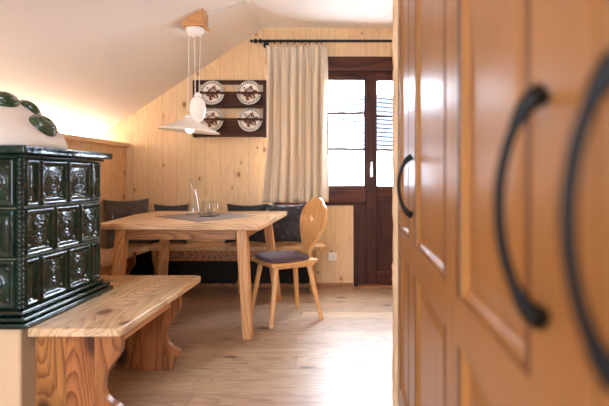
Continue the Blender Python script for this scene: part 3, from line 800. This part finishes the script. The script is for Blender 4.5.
# ---------------------------------------------------------------- pendant lamp
LY = 3.89; KL = LY/F
def lx(px): return (px-355)*KL
def lz(py): return EYE-(py-177)*KL
pl = thing('pendant_lamp', 'white rise and fall pendant lamp hanging over the dining table', 'lamp', (lx(195), LY, lz(133)))
# wedge mount under the slope
xl_, xr_ = lx(185.5), lx(205.5)
zb = slope_z(xl_)-.02
bm = newbm(); add_prism(bm, [(xl_, zb), (xr_, zb), (xr_, slope_z(xr_)-.001), (xl_, slope_z(xl_)-.001)], LY-.075, LY+.075, 'Y'); obj('mount', bm, M['mount'], pl, bevel=.004)
bm = newbm(); add_prism(bm, [(xl_-.004, zb-.014), (xr_+.014, zb-.014), (xr_+.018, zb-.007), (xr_+.014, zb-.0005), (xl_-.004, zb-.0005)], LY-.085, LY+.085, 'Y'); obj('mount_base', bm, M['mount'], pl, bevel=.004)
zc = zb-.0145; cxm = lx(195.5)
bm = newbm(); add_lathe(bm, [(0, zc), (.072, zc), (.074, zc-.012), (.068, zc-.035), (.055, zc-.055), (.03, zc-.062), (0, zc-.063)], (cxm, LY, 0), 32); obj('canopy', bm, M['ceramic'], pl, smooth=True)
zc2 = zc-.05
for px in (189.8, 195.5, 201.2):
    bm = newbm(); add_lathe(bm, [(0, zc2+.02), (.009, zc2+.02), (.011, zc2-.018), (.006, zc2-.026), (0, zc2-.026)], (lx(px), LY-.02, 0), 14); obj('cord_grip', bm, M['ceramic'], pl, smooth=True)
ws = Vector((lx(187), LY, lz(115)))
def cord(p, q, r=.0032):
    bm = newbm(); add_tube(bm, [p, q], r, 8); obj('cord', bm, M['cord'], pl, smooth=True)
egg = Vector((lx(199), LY-.03, lz(110)))
cord((lx(189.8), LY-.02, zc2-.02), (lx(188), LY-.005, lz(112)))
cord((lx(195.5), LY-.02, zc2-.02), (lx(196.5), LY-.03, lz(97)))
cord((lx(201.2), LY-.02, zc2-.02), (lx(200.3), LY-.03, lz(97)))
bm = newbm(); R = .064; HH = .102; pr = [(0, -HH)]
for i in range(1, 24):
    t = -PI/2+PI*i/24; r_ = R*math.cos(t)*(1+.10*math.sin(t)); z_ = HH*math.sin(t)
    if abs(z_-.03) < .008: r_ -= .003
    pr.append((r_, z_))
pr.append((0, HH)); add_lathe(bm, pr, egg, 32, Matrix.Rotation(math.radians(-4), 4, 'Y')); obj('counterweight', bm, M['ceramic'], pl, smooth=True)
bm = newbm(); add_lathe(bm, [(0, .13), (.012, .13), (.026, .118), (.03, .10), (.0, .09)], egg, 18); obj('counterweight_cap', bm, M['ceramic'], pl, smooth=True)
tilt = Matrix.Rotation(math.radians(4.8), 4, 'Y'); sc0 = Vector((lx(189.6), LY, lz(131.3)))
out = [(.232, 0), (.230, .006), (.19, .022), (.13, .05), (.08, .075), (.052, .092), (.045, .10)]
bm = newbm(); add_lathe(bm, out+[(.042, .098), (.05, .088), (.078, .070), (.128, .045), (.188, .017), (.229, .001), (.232, 0)], sc0, 56, tilt); obj('lamp_shade', bm, M['shade'], pl, smooth=True)
bm = newbm(); add_lathe(bm, [(0, .10), (.05, .10), (.046, .115), (.03, .13), (.012, .137), (0, .137)], sc0, 28, tilt); obj('shade_cap', bm, M['ceramic'], pl, smooth=True)
top = tilt @ Vector((0, 0, .137)) + sc0
bm = newbm(); add_lathe(bm, [(0, -.0), (.007, .0), (.009, .012), (.006, .022), (.012, .03), (.013, .04), (.005, .047), (0, .048)], top, 16); obj('hook', bm, M['brass'], pl, smooth=True)
bm = newbm(); add_lathe(bm, [(0, .099), (.018, .099), (.02, .062), (.0, .06)], sc0, 16, tilt); obj('socket', bm, M['ceramic'], pl, smooth=True)
bm = newbm(); pr = [(0, -.012)]+[(.03*math.cos(t), .016+.028*math.sin(t)) for t in [-PI/2+.2+i*(PI-.5)/12 for i in range(13)]]+[(.012, .0595), (0, .0595)]
add_lathe(bm, pr, sc0, 20, tilt); obj('bulb', bm, M['bulb'], pl, smooth=True)
# twisted supply cord along the slope, up from the mount
bm = newbm()
p0 = Vector((lx(205), LY+.03, slope_z(lx(205))-.012)); p1x = -.905
for ph in (0, PI):
    pts = []
    for i in range(161):
        t = i/160; x = p0.x+(p1x-p0.x)*t; y = p0.y+.22*t; base = Vector((x, y, slope_z(x)-.010-.012*math.sin(t*PI)))
        a = t*2*PI*11+ph; pts.append(base+Vector((.0, math.cos(a)*.008, math.sin(a)*.008)))
    add_tube(bm, pts, .0036, 6)
obj('supply_cord', bm, M['cord'], pl, smooth=True)

# ---------------------------------------------------------------- wardrobe
WX = .197
wd = thing('wardrobe', 'honey coloured pine wardrobe with panelled doors filling the right side', 'wardrobe', (.5, .9, 0))
box('carcass', M['cab'], (WX+.026, .79, -.8, 2.305, 0, ZC-.003), wd, 0)
def door(y0, y1, panels, rec=.014, mold=.020):
    """panels: (ya, yb, [(z0,z1)...]) openings"""
    zt0, zt1 = .06, ZC-.04
    (ya, yb, zs) = panels
    root = bpy.data.objects.new('door', None)
    bm = newbm()
    add_box(bm, WX, WX+.024, y0, ya, zt0, zt1); add_box(bm, WX, WX+.024, yb, y1, zt0, zt1)
    zz = [zt0]+[q for z in zs for q in z]+[zt1]
    for a, b in zip(zz[::2], zz[1::2]): add_box(bm, WX+.0003, WX+.024, ya, yb, a, b)
    for z0, z1 in zs:
        def ring(x, d): return [bm.verts.new(p) for p in ((x, ya+d, z0+d), (x, yb-d, z0+d), (x, yb-d, z1-d), (x, ya+d, z1-d))]
        levels = [ring(WX+.0005, 0), ring(WX+.009, .0005), ring(WX+.009, .004), ring(WX+.003, .0055), ring(WX+.006, mold*.6), ring(WX+rec, mold), ring(WX+rec, mold+.012), ring(WX+rec-.006, mold+.04)]
        nf = len(bm.faces)
        for a, b in zip(levels, levels[1:]):
            for k in range(4): bm.faces.new((a[k], a[(k+1) % 4], b[(k+1) % 4], b[k]))
        bm.faces.new(levels[-1])
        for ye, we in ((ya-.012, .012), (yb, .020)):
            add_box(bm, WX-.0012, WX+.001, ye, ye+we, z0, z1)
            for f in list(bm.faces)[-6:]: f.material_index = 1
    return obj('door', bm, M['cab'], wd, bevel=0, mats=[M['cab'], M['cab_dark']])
def pull(dobj, y, z0, z1, out=.046):
    bm = newbm(); L = z1-z0; pts = []; rad = []
    for i in range(25):
        t = i/24; s_ = math.sin(PI*t); k = s_**.55
        pts.append((WX-.003-out*k, y+.000, z0+L*t)); e = min(t, 1-t)
        rad.append(.0125-.0065*min(1, e/.16))
    add_tube(bm, pts, rad, 12); obj('handle', bm, M['iron'], dobj, smooth=True)
PZ = [(.16, .76), (.856, 2.40)]
def ys(px): return WX*F/(px-355)
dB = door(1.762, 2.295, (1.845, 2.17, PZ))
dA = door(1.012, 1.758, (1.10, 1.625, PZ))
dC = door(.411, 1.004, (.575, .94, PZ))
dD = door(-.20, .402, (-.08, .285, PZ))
pull(dA, 1.70, .952, 1.152); pull(dC, .515, .935, 1.170); pull(dD, .348, .935, 1.170)
